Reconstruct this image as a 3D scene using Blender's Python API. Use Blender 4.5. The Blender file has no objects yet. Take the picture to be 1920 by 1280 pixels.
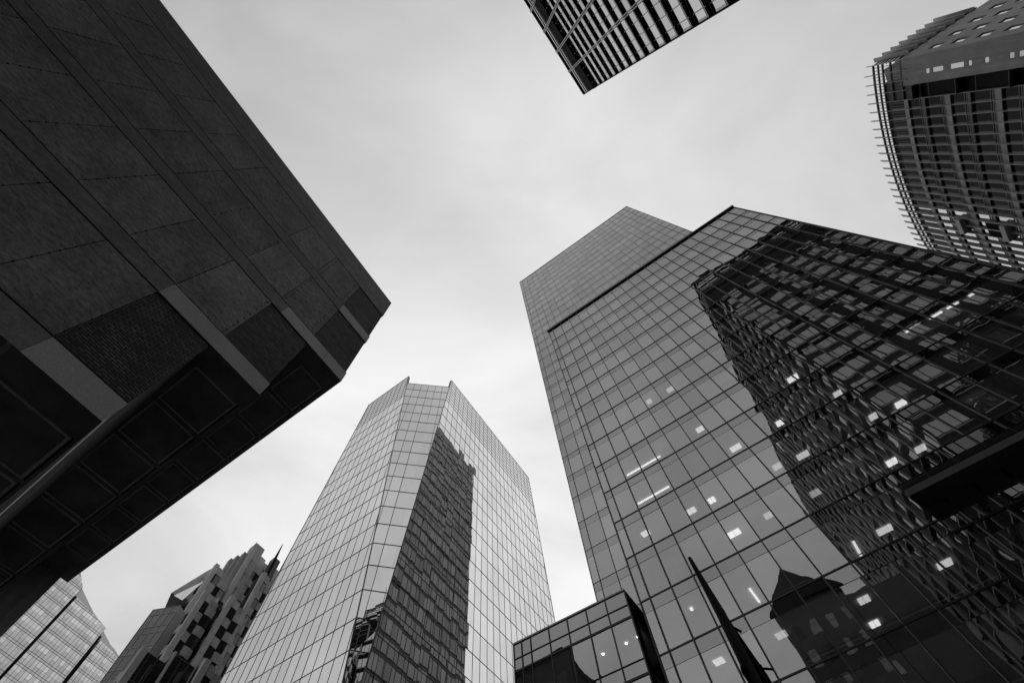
import bpy, math, random
from mathutils import Vector, Matrix
R = math.radians
random.seed(7)
SC = bpy.context.scene
COL = SC.collection

# ------------------------------------------------------------------ camera
cam_d = bpy.data.cameras.new("camera")
cam_d.sensor_width = 36.0
cam_d.lens = 16.0
cam_d.clip_start = 0.05
cam_d.clip_end = 4000
cam = bpy.data.objects.new("camera", cam_d)
COL.objects.link(cam)
# rows of the image-to-world rotation (image x right, image y down, view forward)
M = ((0.992052, -0.125828, 0.0), (0.116087, 0.915252, 0.385795), (-0.048544, -0.382729, 0.922585))
m3 = Matrix(((M[0][0], -M[0][1], -M[0][2]), (M[1][0], -M[1][1], -M[1][2]), (M[2][0], -M[2][1], -M[2][2])))
# image x: first column; image y: second; forward: third
m3 = Matrix(((0.992052, 0.116087, -0.048544), (-0.125828, 0.915252, -0.382729), (0.0, 0.385795, 0.922585))).transposed()
right = m3 @ Vector((1, 0, 0)); down = m3 @ Vector((0, 1, 0)); fwd = m3 @ Vector((0, 0, 1))
cam.matrix_world = Matrix(((right.x, -down.x, -fwd.x, 0), (right.y, -down.y, -fwd.y, 0), (right.z, -down.z, -fwd.z, 1.6), (0, 0, 0, 1)))
SC.camera = cam
EYE = Vector((0, 0, 1.6))

# ------------------------------------------------------------------ exposure, sky, sun
SC.view_settings.view_transform = 'Standard'
SC.view_settings.look = 'None'
SC.view_settings.exposure = 0.0
SC.view_settings.gamma = 1.0
SC.cycles.max_bounces = 8
SC.cycles.transparent_max_bounces = 12
SC.cycles.caustics_reflective = False
SC.cycles.sample_clamp_indirect = 4.0

SUN_EL, SUN_AZ = R(58), R(20)      # azimuth clockwise from +Y
w = bpy.data.worlds.new("World"); SC.world = w; w.use_nodes = True
nt = w.node_tree; nt.nodes.clear(); N = nt.nodes.new; L = nt.links.new
out = N('ShaderNodeOutputWorld'); bg = N('ShaderNodeBackground'); bg.inputs[1].default_value = 0.1
sky = N('ShaderNodeTexSky'); sky.sky_type = 'NISHITA'; sky.sun_disc = False
sky.sun_elevation = SUN_EL; sky.sun_rotation = SUN_AZ
bw = N('ShaderNodeRGBToBW'); L(sky.outputs[0], bw.inputs[0])
tc = N('ShaderNodeTexCoord')
# soft stratus: stretched noise on the direction, projected on a cloud layer
sep = N('ShaderNodeSeparateXYZ'); L(tc.outputs['Generated'], sep.inputs[0])
zz = N('ShaderNodeMath'); zz.operation = 'MAXIMUM'; L(sep.outputs[2], zz.inputs[0]); zz.inputs[1].default_value = 0.08
dv = N('ShaderNodeVectorMath'); dv.operation = 'DIVIDE'; L(tc.outputs['Generated'], dv.inputs[0])
cb = N('ShaderNodeCombineXYZ'); [L(zz.outputs[0], cb.inputs[i]) for i in range(3)]; L(cb.outputs[0], dv.inputs[1])
mp = N('ShaderNodeMapping'); mp.inputs['Rotation'].default_value = (0, 0, R(35)); mp.inputs['Scale'].default_value = (1.0, 1.6, 1)
mp.inputs['Location'].default_value = (1.3, 0.4, 0)
L(dv.outputs[0], mp.inputs[0])
n1 = N('ShaderNodeTexNoise'); n1.inputs['Scale'].default_value = 1.3; n1.inputs['Detail'].default_value = 5; n1.inputs['Roughness'].default_value = 0.5
n1.inputs['Distortion'].default_value = 0.4
L(mp.outputs[0], n1.inputs[0])
mr = N('ShaderNodeMapRange'); mr.inputs['From Min'].default_value = 0.3; mr.inputs['From Max'].default_value = 0.72
mr.inputs['To Min'].default_value = 6.2; mr.inputs['To Max'].default_value = 9.2; L(n1.outputs[0], mr.inputs[0])
# thinner, brighter cloud ahead
TH_EL, TH_AZ = R(52), R(8)
dt = N('ShaderNodeVectorMath'); dt.operation = 'DOT_PRODUCT'; L(tc.outputs['Generated'], dt.inputs[0])
dt.inputs[1].default_value = (math.sin(TH_AZ) * math.cos(TH_EL), math.cos(TH_AZ) * math.cos(TH_EL), math.sin(TH_EL))
m2 = N('ShaderNodeMapRange'); m2.interpolation_type = 'SMOOTHSTEP'
m2.inputs['From Min'].default_value = 0.45; m2.inputs['From Max'].default_value = 1.0
m2.inputs['To Min'].default_value = 0.75; m2.inputs['To Max'].default_value = 1.13; L(dt.outputs['Value'], m2.inputs[0])
mu = N('ShaderNodeMath'); mu.operation = 'MULTIPLY'; L(mr.outputs[0], mu.inputs[0]); L(m2.outputs[0], mu.inputs[1])
mx = N('ShaderNodeMix'); mx.data_type = 'FLOAT'; mx.inputs[0].default_value = 0.94
L(bw.outputs[0], mx.inputs[2]); L(mu.outputs[0], mx.inputs[3])
L(mx.outputs[0], bg.inputs[0]); L(bg.outputs[0], out.inputs[0])

sd = bpy.data.lights.new("sun", 'SUN'); sd.energy = 0.6; sd.angle = R(20); sd.color = (1, 1, 1)
sun = bpy.data.objects.new("sun", sd); COL.objects.link(sun)
sv = Vector((math.sin(SUN_AZ) * math.cos(SUN_EL), math.cos(SUN_AZ) * math.cos(SUN_EL), math.sin(SUN_EL)))
sun.rotation_euler = (-sv).to_track_quat('-Z', 'Y').to_euler()

# ------------------------------------------------------------------ materials
def new_mat(name):
    m = bpy.data.materials.new(name); m.use_nodes = True; m.node_tree.nodes.clear(); return m, m.node_tree

def rough_mat(name, g, rough=0.8, var=0.25, scale=(1, 1, 1), nscale=1.2, bump=0.0, spec=0.3, fine=0.0, streak=None, pits=False):
    """matt grey material with large soft stains, optional fine grain, streaks along one direction and air holes"""
    m, t = new_mat(name); N = t.nodes.new; L = t.links.new
    o = N('ShaderNodeOutputMaterial'); b = N('ShaderNodeBsdfPrincipled'); L(b.outputs[0], o.inputs[0])
    b.inputs['Roughness'].default_value = rough; b.inputs['Specular IOR Level'].default_value = spec
    ge = N('ShaderNodeNewGeometry'); mp = N('ShaderNodeMapping'); L(ge.outputs['Position'], mp.inputs[0]); mp.inputs['Scale'].default_value = scale
    n = N('ShaderNodeTexNoise'); n.inputs['Scale'].default_value = nscale; n.inputs['Detail'].default_value = 6; n.inputs['Roughness'].default_value = 0.62; L(mp.outputs[0], n.inputs[0])
    r = N('ShaderNodeMapRange'); r.inputs['From Min'].default_value = 0.25; r.inputs['From Max'].default_value = 0.75
    r.inputs['To Min'].default_value = g * (1 - var); r.inputs['To Max'].default_value = g * (1 + var); L(n.outputs[0], r.inputs[0])
    val = r.outputs[0]
    rnd = N('ShaderNodeMapRange'); rnd.inputs['To Min'].default_value = 1 - var * 0.35; rnd.inputs['To Max'].default_value = 1 + var * 0.35
    oi = N('ShaderNodeObjectInfo'); ra = N('ShaderNodeMath'); ra.operation = 'ADD'; L(ge.outputs['Random Per Island'], ra.inputs[0]); L(oi.outputs['Random'], ra.inputs[1])
    rf = N('ShaderNodeMath'); rf.operation = 'FRACT'; L(ra.outputs[0], rf.inputs[0]); L(rf.outputs[0], rnd.inputs[0])
    mu = N('ShaderNodeMath'); mu.operation = 'MULTIPLY'; L(val, mu.inputs[0]); L(rnd.outputs[0], mu.inputs[1]); val = mu.outputs[0]
    hgt = n.outputs[0]
    if streak:
        m2 = N('ShaderNodeMapping'); m2.inputs['Rotation'].default_value = streak[0]; m2.inputs['Scale'].default_value = streak[1]; m2.vector_type = 'POINT'
        L(ge.outputs['Position'], m2.inputs[0])
        s = N('ShaderNodeTexNoise'); s.inputs['Scale'].default_value = 1; s.inputs['Detail'].default_value = 4; s.inputs['Roughness'].default_value = 0.7; L(m2.outputs[0], s.inputs[0])
        sr = N('ShaderNodeMapRange'); sr.inputs['From Min'].default_value = 0.3; sr.inputs['From Max'].default_value = 0.7; sr.inputs['To Min'].default_value = 1 - streak[2]; sr.inputs['To Max'].default_value = 1 + streak[2]
        L(s.outputs[0], sr.inputs[0])
        mm = N('ShaderNodeMath'); mm.operation = 'MULTIPLY'; L(val, mm.inputs[0]); L(sr.outputs[0], mm.inputs[1]); val = mm.outputs[0]; hgt = s.outputs[0]
    if fine:
        f = N('ShaderNodeTexNoise'); f.inputs['Scale'].default_value = 28; f.inputs['Detail'].default_value = 3; L(ge.outputs['Position'], f.inputs[0])
        fr = N('ShaderNodeMapRange'); fr.inputs['From Min'].default_value = 0.3; fr.inputs['From Max'].default_value = 0.7; fr.inputs['To Min'].default_value = 1 - fine; fr.inputs['To Max'].default_value = 1 + fine
        L(f.outputs[0], fr.inputs[0]); mm = N('ShaderNodeMath'); mm.operation = 'MULTIPLY'; L(val, mm.inputs[0]); L(fr.outputs[0], mm.inputs[1]); val = mm.outputs[0]
    if pits:
        v = N('ShaderNodeTexVoronoi'); v.inputs['Scale'].default_value = 3.2; v.inputs['Randomness'].default_value = 1; L(ge.outputs['Position'], v.inputs[0])
        pr = N('ShaderNodeMapRange'); pr.inputs['From Min'].default_value = 0.035; pr.inputs['From Max'].default_value = 0.06; pr.inputs['To Min'].default_value = 0.25; pr.inputs['To Max'].default_value = 1; L(v.outputs[0], pr.inputs[0])
        mm = N('ShaderNodeMath'); mm.operation = 'MULTIPLY'; L(val, mm.inputs[0]); L(pr.outputs[0], mm.inputs[1]); val = mm.outputs[0]
    L(val, b.inputs['Base Color'])
    if bump:
        bp = N('ShaderNodeBump'); bp.inputs['Strength'].default_value = 1; bp.inputs['Distance'].default_value = bump; L(hgt, bp.inputs['Height']); L(bp.outputs[0], b.inputs['Normal'])
    return m

def glass_mat(name, refl, base=0.01, wave=0.006, wscale=0.5, see=0.0, rvar=0.08, f0=None, zstretch=0.35, graze=0.25):
    """coated facade glass: a mirror-like reflection, slightly wavy, over a dark or see-through body"""
    m, t = new_mat(name); N = t.nodes.new; L = t.links.new
    o = N('ShaderNodeOutputMaterial')
    ge = N('ShaderNodeNewGeometry'); oi = N('ShaderNodeObjectInfo')
    ad = N('ShaderNodeMath'); ad.operation = 'ADD'; L(ge.outputs['Random Per Island'], ad.inputs[0]); L(oi.outputs['Random'], ad.inputs[1])
    # every pane has its own wave pattern
    sc = N('ShaderNodeVectorMath'); sc.operation = 'SCALE'; L(ad.outputs[0], sc.inputs['Scale']); sc.inputs[0].default_value = (37, 53, 71)
    va = N('ShaderNodeVectorMath'); va.operation = 'ADD'
    mp = N('ShaderNodeMapping'); mp.inputs['Scale'].default_value = (1, 1, zstretch); L(ge.outputs['Position'], mp.inputs[0])
    L(mp.outputs[0], va.inputs[0]); L(sc.outputs[0], va.inputs[1])
    n = N('ShaderNodeTexNoise'); n.inputs['Scale'].default_value = wscale; n.inputs['Detail'].default_value = 1.5; L(va.outputs[0], n.inputs[0])
    bp = N('ShaderNodeBump'); bp.inputs['Distance'].default_value = wave; bp.inputs['Strength'].default_value = 1.0; L(n.outputs[0], bp.inputs['Height'])
    fr_ = N('ShaderNodeMath'); fr_.operation = 'FRACT'; L(ad.outputs[0], fr_.inputs[0])
    rr = N('ShaderNodeMapRange'); rr.inputs['To Min'].default_value = 1 - rvar; rr.inputs['To Max'].default_value = 1 + rvar; L(fr_.outputs[0], rr.inputs[0])
    lw = N('ShaderNodeLayerWeight'); lw.inputs['Blend'].default_value = 0.5
    pw = N('ShaderNodeMath'); pw.operation = 'POWER'; L(lw.outputs['Facing'], pw.inputs[0]); pw.inputs[1].default_value = 4
    f = N('ShaderNodeMapRange'); L(pw.outputs[0], f.inputs[0]); f.inputs['To Min'].default_value = refl; f.inputs['To Max'].default_value = min(1, refl + graze)
    mu = N('ShaderNodeMath'); mu.operation = 'MULTIPLY'; mu.use_clamp = True; L(f.outputs[0], mu.inputs[0]); L(rr.outputs[0], mu.inputs[1])
    g = N('ShaderNodeBsdfGlossy'); g.inputs['Roughness'].default_value = 0.0; g.inputs['Color'].default_value = (1, 1, 1, 1); L(bp.outputs[0], g.inputs['Normal'])
    d = N('ShaderNodeBsdfDiffuse'); d.inputs['Color'].default_value = (base, base, base, 1)
    body = d
    if see > 0:
        tr = N('ShaderNodeBsdfTransparent'); tr.inputs[0].default_value = (see, see, see, 1)
        ad2 = N('ShaderNodeAddShader'); L(tr.outputs[0], ad2.inputs[0]); L(d.outputs[0], ad2.inputs[1]); body = ad2
    mi = N('ShaderNodeMixShader'); L(mu.outputs[0], mi.inputs[0]); L(body.outputs[0], mi.inputs[1]); L(g.outputs[0], mi.inputs[2])
    L(mi.outputs[0], o.inputs[0])
    return m

def emit_mat(name, s):
    m, t = new_mat(name); o = t.nodes.new('ShaderNodeOutputMaterial'); e = t.nodes.new('ShaderNodeEmission'); e.inputs[1].default_value = s
    ge = t.nodes.new('ShaderNodeNewGeometry'); n = t.nodes.new('ShaderNodeTexNoise'); n.inputs['Scale'].default_value = 3
    r = t.nodes.new('ShaderNodeMapRange'); r.inputs['To Min'].default_value = 0.8; r.inputs['To Max'].default_value = 1.1
    t.links.new(ge.outputs['Position'], n.inputs[0]); t.links.new(n.outputs[0], r.inputs[0]); t.links.new(r.outputs[0], e.inputs[0])
    t.links.new(e.outputs[0], o.inputs[0]); return m

def brick_mat(name, az, g=0.05):
    m, t = new_mat(name); N = t.nodes.new; L = t.links.new
    o = N('ShaderNodeOutputMaterial'); b = N('ShaderNodeBsdfPrincipled'); L(b.outputs[0], o.inputs[0]); b.inputs['Roughness'].default_value = 0.75
    ge = N('ShaderNodeNewGeometry'); mp = N('ShaderNodeMapping'); mp.vector_type = 'TEXTURE'; mp.inputs['Rotation'].default_value = (0, 0, az); L(ge.outputs['Position'], mp.inputs[0])
    se = N('ShaderNodeSeparateXYZ'); L(mp.outputs[0], se.inputs[0]); cb = N('ShaderNodeCombineXYZ'); L(se.outputs[0], cb.inputs[0]); L(se.outputs[2], cb.inputs[1])
    k = N('ShaderNodeTexBrick'); k.inputs['Scale'].default_value = 1; k.inputs['Brick Width'].default_value = 0.21; k.inputs['Row Height'].default_value = 0.08
    k.inputs['Mortar Size'].default_value = 0.017; k.inputs['Mortar Smooth'].default_value = 0.3; k.inputs['Bias'].default_value = 0
    k.inputs['Color1'].default_value = (g * .6,) * 3 + (1,); k.inputs['Color2'].default_value = (g * 1.9,) * 3 + (1,); k.inputs['Mortar'].default_value = (g * .18,) * 3 + (1,)
    L(cb.outputs[0], k.inputs[0])
    n = N('ShaderNodeTexNoise'); n.inputs['Scale'].default_value = 1.1; n.inputs['Detail'].default_value = 4; L(ge.outputs['Position'], n.inputs[0])
    r = N('ShaderNodeMapRange'); r.inputs['From Min'].default_value = .3; r.inputs['From Max'].default_value = .7; r.inputs['To Min'].default_value = 0.6; r.inputs['To Max'].default_value = 1.4; L(n.outputs[0], r.inputs[0])
    mx = N('ShaderNodeVectorMath'); mx.operation = 'SCALE'; L(k.outputs[0], mx.inputs[0]); L(r.outputs[0], mx.inputs['Scale']); L(mx.outputs[0], b.inputs['Base Color'])
    bp = N('ShaderNodeBump'); bp.inputs['Distance'].default_value = 0.01; bp.invert = True; L(k.outputs['Fac'], bp.inputs['Height']); L(bp.outputs[0], b.inputs['Normal'])
    return m

MAT = {}
a65 = R(65)
MAT['boards'] = rough_mat('board_marked_concrete', 0.38, 0.85, 0.4, nscale=0.5, bump=0.02, fine=0.12, streak=((0, 0, -a65), (0.35, 5, 9), 0.42))
MAT['conc_smooth'] = rough_mat('smooth_concrete', 0.34, 0.8, 0.2, nscale=0.8, fine=0.18, pits=True, streak=((0, 0, -a65), (0.3, 4, 6), 0.22))
MAT['conc_light'] = rough_mat('light_pitted_concrete', 0.72, 0.8, 0.12, nscale=0.8, fine=0.15, pits=True)
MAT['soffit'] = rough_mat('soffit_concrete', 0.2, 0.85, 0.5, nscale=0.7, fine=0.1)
MAT['soffit_rib'] = rough_mat('soffit_rib_concrete', 0.5, 0.85, 0.4, nscale=1.2, fine=0.1)
MAT['pier'] = rough_mat('pier_concrete', 0.3, 0.85, 0.35, nscale=0.5, bump=0.02, streak=((0, 0, 0), (3.5, 3.5, 0.25), 0.3))
MAT['joint'] = rough_mat('dark_joint', 0.012, 0.9, 0.2)
MAT['brick'] = brick_mat('dark_brick', a65, 0.085)
MAT['mull_dark'] = rough_mat('dark_anodised_frame', 0.018, 0.35, 0.2, spec=0.5)
MAT['mull_grey'] = rough_mat('grey_metal_frame', 0.09, 0.4, 0.2, spec=0.5)
MAT['mull_pale'] = rough_mat('pale_metal_frame', 0.33, 0.45, 0.15, spec=0.5)
MAT['b_glass'] = glass_mat('grey_tower_vision_glass', 0.35, 0.012, wave=0.0062, wscale=0.7, see=0.72, rvar=0.09)
MAT['b_span'] = glass_mat('grey_tower_spandrel_glass', 0.295, 0.008, wave=0.0062, wscale=0.7, rvar=0.05)
MAT['e_glass2'] = glass_mat('striped_tower_side_glass', 0.26, 0.015, wave=0.008, rvar=0.15)
MAT['flank2'] = glass_mat('flank_vision_glass', 0.12, 0.01, graze=0.1, rvar=.2)
MAT['flank'] = glass_mat('flank_glass', 0.035, 0.006, graze=0.04)
MAT['c_glass'] = glass_mat('pale_mirror_glass', 0.82, 0.03, wave=0.010, wscale=0.35, rvar=0.05, graze=0.1)
MAT['e_glass'] = glass_mat('striped_tower_glass', 0.5, 0.02, wave=0.008, rvar=0.1)
MAT['d_glass'] = glass_mat('curved_block_glass', 0.5, 0.012, wave=0.01, rvar=0.12)
MAT['f_glass'] = glass_mat('bay_tower_glass', 0.07, 0.018, wave=0.008, rvar=0.35, graze=0.06)
MAT['f_glass_grey'] = glass_mat('bay_tower_grey_glass', 0.13, 0.03, wave=0.008, rvar=0.1)
MAT['g_glass'] = glass_mat('striped_far_glass', 0.72, 0.08, wave=0.006, rvar=0.22)
MAT['g_glass2'] = glass_mat('striped_far_glass_dark', 0.58, 0.08, wave=0.006, rvar=0.12)
MAT['black_metal'] = rough_mat('black_metal', 0.010, 0.9, 0.2, spec=0.05)
MAT['ceiling'] = rough_mat('office_ceiling', 0.6, 0.9, 0.1)
MAT['crown'] = rough_mat('pale_crown_panels', 0.75, 0.4, 0.08, spec=0.5)
MAT['blind'] = rough_mat('fabric_blind', 0.5, 0.9, 0.15)
MAT['core'] = rough_mat('dark_interior', 0.03, 0.9, 0.2)
MAT['light'] = emit_mat('ceiling_panel_light', 1.5)
MAT['stone'] = rough_mat('grey_stone_cladding', 0.42, 0.7, 0.18, nscale=0.35, streak=((0, 0, 0), (1.2, 1.2, 0.12), 0.12))
MAT['stone_mid'] = rough_mat('brown_stone_panel', 0.40, 0.7, 0.25, nscale=0.4, fine=0.1)
MAT['stone_pale'] = rough_mat('pale_stone_pier', 0.5, 0.7, 0.2, nscale=0.5, fine=0.1)
MAT['fin'] = rough_mat('metal_fin', 0.48, 0.4, 0.15, spec=0.5)
MAT['asphalt'] = rough_mat('asphalt', 0.05, 0.9, 0.3, nscale=0.3, fine=0.3)
MAT['paving'] = rough_mat('paving', 0.18, 0.9, 0.2, nscale=0.3, fine=0.2)
MAT['mason'] = rough_mat('dark_masonry', 0.07, 0.9, 0.4, nscale=0.3, fine=0.1)  # dark brick tone with random mottling, also on the office slab
MAT['wood'] = rough_mat('weathered_pole', 0.03, 0.8, 0.5, nscale=2, streak=((0, 0, 0), (30, 30, 1.2), 0.5))
MAT['cloth'] = rough_mat('dark_banner_cloth', 0.014, 0.9, 0.5, nscale=2.5)

# ------------------------------------------------------------------ mesh building
def az(d): return Vector((math.cos(R(d)), math.sin(R(d)), 0))

class Fr:
    """vertical plane: point p (ground), horizontal direction t, outward normal n (towards the street)"""
    def __init__(s, p, t, n):
        s.p = Vector((p[0], p[1], 0)); s.t = t.normalized(); s.n = n; s.v = Vector((0, 0, 1))
    def P(s, a, z, o=0.0): return s.p + s.t * a + s.v * z + s.n * o

def plane(azi, dist, s=1):
    t = az(azi); n = Vector((-t.y, t.x, 0)) * s
    return Fr(n * dist, t, -n)

class MB:
    def __init__(s): s.v = []; s.f = []; s.mi = []
    def hexa(s, p, m=0):
        i = len(s.v); s.v += p
        for q in ((0, 3, 2, 1), (4, 5, 6, 7), (0, 1, 5, 4), (1, 2, 6, 5), (2, 3, 7, 6), (3, 0, 4, 7)):
            s.f.append([i + k for k in q]); s.mi.append(m)
    def box(s, fr, a0, a1, z0, z1, o0, o1, m=0):
        s.hexa([fr.P(a0, z0, o0), fr.P(a1, z0, o0), fr.P(a1, z0, o1), fr.P(a0, z0, o1),
                fr.P(a0, z1, o0), fr.P(a1, z1, o0), fr.P(a1, z1, o1), fr.P(a0, z1, o1)], m)
    def poly(s, pts, m=0):
        i = len(s.v); s.v += pts; s.f.append(list(range(i, i + len(pts)))); s.mi.append(m)
    def prism(s, loop0, loop1, m=0):
        n = len(loop0); i = len(s.v); s.v += loop0 + loop1
        s.f.append([i + k for k in range(n)][::-1]); s.f.append([i + n + k for k in range(n)]); s.mi += [m, m]
        for k in range(n): s.f.append([i + k, i + (k + 1) % n, i + n + (k + 1) % n, i + n + k]); s.mi.append(m)
    def tube(s, pts, rad, seg=10, m=0):
        rings = []
        for k, p in enumerate(pts):
            d = (pts[min(k + 1, len(pts) - 1)] - pts[max(k - 1, 0)]).normalized()
            x = d.cross(Vector((0.3, 0.2, 1))).normalized()
            if x.length < .5: x = d.cross(Vector((1, 0, 0))).normalized()
            y = d.cross(x); i = len(s.v); r = rad[k] if isinstance(rad, (list, tuple)) else rad
            s.v += [p + (x * math.cos(2 * math.pi * j / seg) + y * math.sin(2 * math.pi * j / seg)) * r for j in range(seg)]; rings.append(i)
        for a, b in zip(rings, rings[1:]):
            for j in range(seg): s.f.append([a + j, a + (j + 1) % seg, b + (j + 1) % seg, b + j]); s.mi.append(m)
        s.f.append([rings[0] + j for j in range(seg)][::-1]); s.f.append([rings[-1] + j for j in range(seg)]); s.mi += [m, m]
    def build(s, name, mats, parent=None, smooth=False):
        if not s.f: return None
        me = bpy.data.meshes.new(name); off = Vector((0, 0, 0))
        root = parent
        while root: off += root.location; root = root.parent
        me.from_pydata([tuple(p - off) for p in s.v], [], s.f); me.update()
        if not isinstance(mats, (list, tuple)): mats = [mats]
        for m in mats: me.materials.append(m)
        if len(mats) > 1: me.polygons.foreach_set('material_index', s.mi)
        if smooth: me.polygons.foreach_set('use_smooth', [True] * len(me.polygons))
        o = bpy.data.objects.new(name, me); COL.objects.link(o); o.parent = parent
        return o

def thing(name, label, cat, loc, group=None):
    o = bpy.data.objects.new(name, None); COL.objects.link(o); o.location = loc; o.empty_display_size = 2
    o['label'] = label; o['category'] = cat
    if group: o['group'] = group
    return o

def part(name, parent, mat, fr, boxes):
    m = MB()
    for b in boxes: m.box(fr, *b)
    return m.build(name, mat, parent)

CAMI = (right, down, fwd)
def px(p):
    d = p - EYE; f = d.dot(fwd)
    if f < 0.1: return None
    return (0.5 + d.dot(right) / f * 16 / 36, 0.3333 + d.dot(down) / f * 16 / 36)
def shown_area(pts):
    q = [px(p) for p in pts]
    if any(k is None for k in q): return 0
    cx = sum(k[0] for k in q) / len(q); cy = sum(k[1] for k in q) / len(q)
    if not (-0.02 < cx < 1.02 and -0.02 < cy < 0.69): return 0
    a = 0
    for k in range(len(q)): x0, y0 = q[k]; x1, y1 = q[(k + 1) % len(q)]; a += x0 * y1 - x1 * y0
    return abs(a) / 2

def clip(poly, f):
    """keep the part of a 2-D polygon where f >= 0"""
    o = []
    for i in range(len(poly)):
        a, b = poly[i], poly[(i + 1) % len(poly)]; fa, fb = f(a), f(b)
        if fa >= 0: o.append(a)
        if (fa >= 0) != (fb >= 0):
            k = fa / (fa - fb); o.append((a[0] + (b[0] - a[0]) * k, a[1] + (b[1] - a[1]) * k))
    return o

def panes(parent, items, mats, name='pane', keep=100, gapname=None):
    """items: (list of 3-D points, material index). The 100 that show largest are parts of their own."""
    it = sorted(items, key=lambda q: -shown_area(q[0]))
    own = [q for q in it[:keep] if shown_area(q[0]) > 0] if len(it) > keep else it
    ids = set(id(q) for q in own)
    for q in own:
        m = MB(); m.poly(q[0]); m.build(name, mats[q[1]], parent)
    rest = [q for q in it if id(q) not in ids]
    if rest:
        m = MB()
        for q in rest: m.poly(q[0], q[1])
        o = m.build(name, mats, parent); o['kind'] = 'stuff'

def curtain(fr, poly, sl, zl, tilt=0.0, mi=lambda s, z, i, j: 0, inset=0.0, skip=None):
    """cells of a curtain wall, clipped to a convex polygon given in (s, z); each pane slightly out of true"""
    res = []
    for i in range(len(sl) - 1):
        for j in range(len(zl) - 1):
            a0, a1, b0, b1 = sl[i], sl[i + 1], zl[j], zl[j + 1]
            c = list(poly)
            c = clip(c, lambda p: p[0] - a0)
            if c: c = clip(c, lambda p: a1 - p[0])
            if c: c = clip(c, lambda p: p[1] - b0)
            if c: c = clip(c, lambda p: b1 - p[1])
            if len(c) < 3: continue
            if skip and skip((a0 + a1) / 2, (b0 + b1) / 2): continue
            ar = abs(sum(c[k][0] * c[(k + 1) % len(c)][1] - c[(k + 1) % len(c)][0] * c[k][1] for k in range(len(c)))) / 2
            if ar < 0.02: continue
            cx, cz = (a0 + a1) / 2, (b0 + b1) / 2; ta, tb = random.gauss(0, tilt), random.gauss(0, tilt)
            res.append(([fr.P(p[0], p[1], -inset + (p[0] - cx) * ta + (p[1] - cz) * tb) for p in c], mi(cx, cz, i, j)))
    return res

def vbar(m, fr, poly, s, w_, o0, o1, zlo=-1e9, zhi=1e9):
    c = clip(clip(list(poly), lambda p: p[0] - (s - .01)), lambda p: s + .01 - p[0])
    if len(c) < 3: return
    z0 = max(zlo, min(p[1] for p in c)); z1 = min(zhi, max(p[1] for p in c))
    if z1 - z0 > 0.05: m.box(fr, s - w_ / 2, s + w_ / 2, z0, z1, o0, o1)
def hbar(m, fr, poly, z, h, o0, o1):
    c = clip(clip(list(poly), lambda p: p[1] - (z - .01)), lambda p: z + .01 - p[1])
    if len(c) < 3: return
    a0 = min(p[0] for p in c); a1 = max(p[0] for p in c)
    if a1 - a0 > 0.05: m.box(fr, a0, a1, z - h / 2, z + h / 2, o0, o1)
def edgebar(m, fr, p, q, w_, o0, o1):
    d = Vector((q[0] - p[0], q[1] - p[1])).normalized(); x = Vector((-d.y, d.x)) * w_ / 2
    c = [(p[0] - x.x, p[1] - x.y), (p[0] + x.x, p[1] + x.y), (q[0] + x.x, q[1] + x.y), (q[0] - x.x, q[1] - x.y)]
    m.prism([fr.P(a, b, o0) for a, b in c], [fr.P(a, b, o1) for a, b in c])

def rng(a, step, lo, hi):
    k0 = math.ceil((lo - a) / step - 1e-6); k1 = math.floor((hi - a) / step + 1e-6)
    return [a + step * k for k in range(k0, k1 + 1)]

# ------------------------------------------------------------------ ground
def struct(name, m, mat):
    o = m.build(name, mat); o['kind'] = 'structure'; return o
g = MB(); S_ = 1500; g.poly([Vector((-S_, -S_, 0)), Vector((S_, -S_, 0)), Vector((S_, S_, 0)), Vector((-S_, S_, 0))]); struct('ground', g, MAT['asphalt'])
fr0 = Fr((0, 0), az(151), -az(61))
g = MB(); g.box(fr0, -60, 60, 0.0, 0.14, -31.5, -25); g.box(fr0, -9, 60, 0.0, 0.14, -3, 12)
struct('pavement', g, MAT['paving'])
g = MB()
for k in range(-8, 9): g.box(fr0, k * 7 - 1.5, k * 7 + 1.5, 0.004, 0.008, -14.1, -13.95)
struct('road_markings', g, rough_mat('road_paint', 0.6, 0.8, 0.2))

# ------------------------------------------------------------------ A  concrete office block, stepped out over brick and coffered soffits
at = az(65); an = Vector((-at.y, at.x, 0)); ab = az(150.7)
class Skew:
    """s along the facade, z up, o = -depth along the side street direction"""
    p = an * 10.0; t = at
    def P(s, a, z, o=0.0): return s.p + s.t * a + Vector((0, 0, z)) - ab * o
FA = Skew(); FA.p = Vector((FA.p.x, FA.p.y, 0))
A = thing('concrete_office_block', 'dark board-marked concrete block stepping out over coffered soffits, filling the left side', 'building', FA.P(-10, 0, -8))
SL, DEP = -45.0, 18.35
lev = [(10.45, 11.2), (14.66, 15.4), (18.87, 19.62), (23.05, 23.83), (27.1, 27.9)]
ends = [0.14, 2.16, 4.2, 4.2]
m = MB()   # storeys' solid bodies set back behind the skins
for k in range(4): m.box(FA, SL, ends[k] - .06, lev[k][1], lev[k + 1][0], -DEP + .1, -0.12)
m.build('wall', MAT['conc_smooth'], A)
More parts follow.
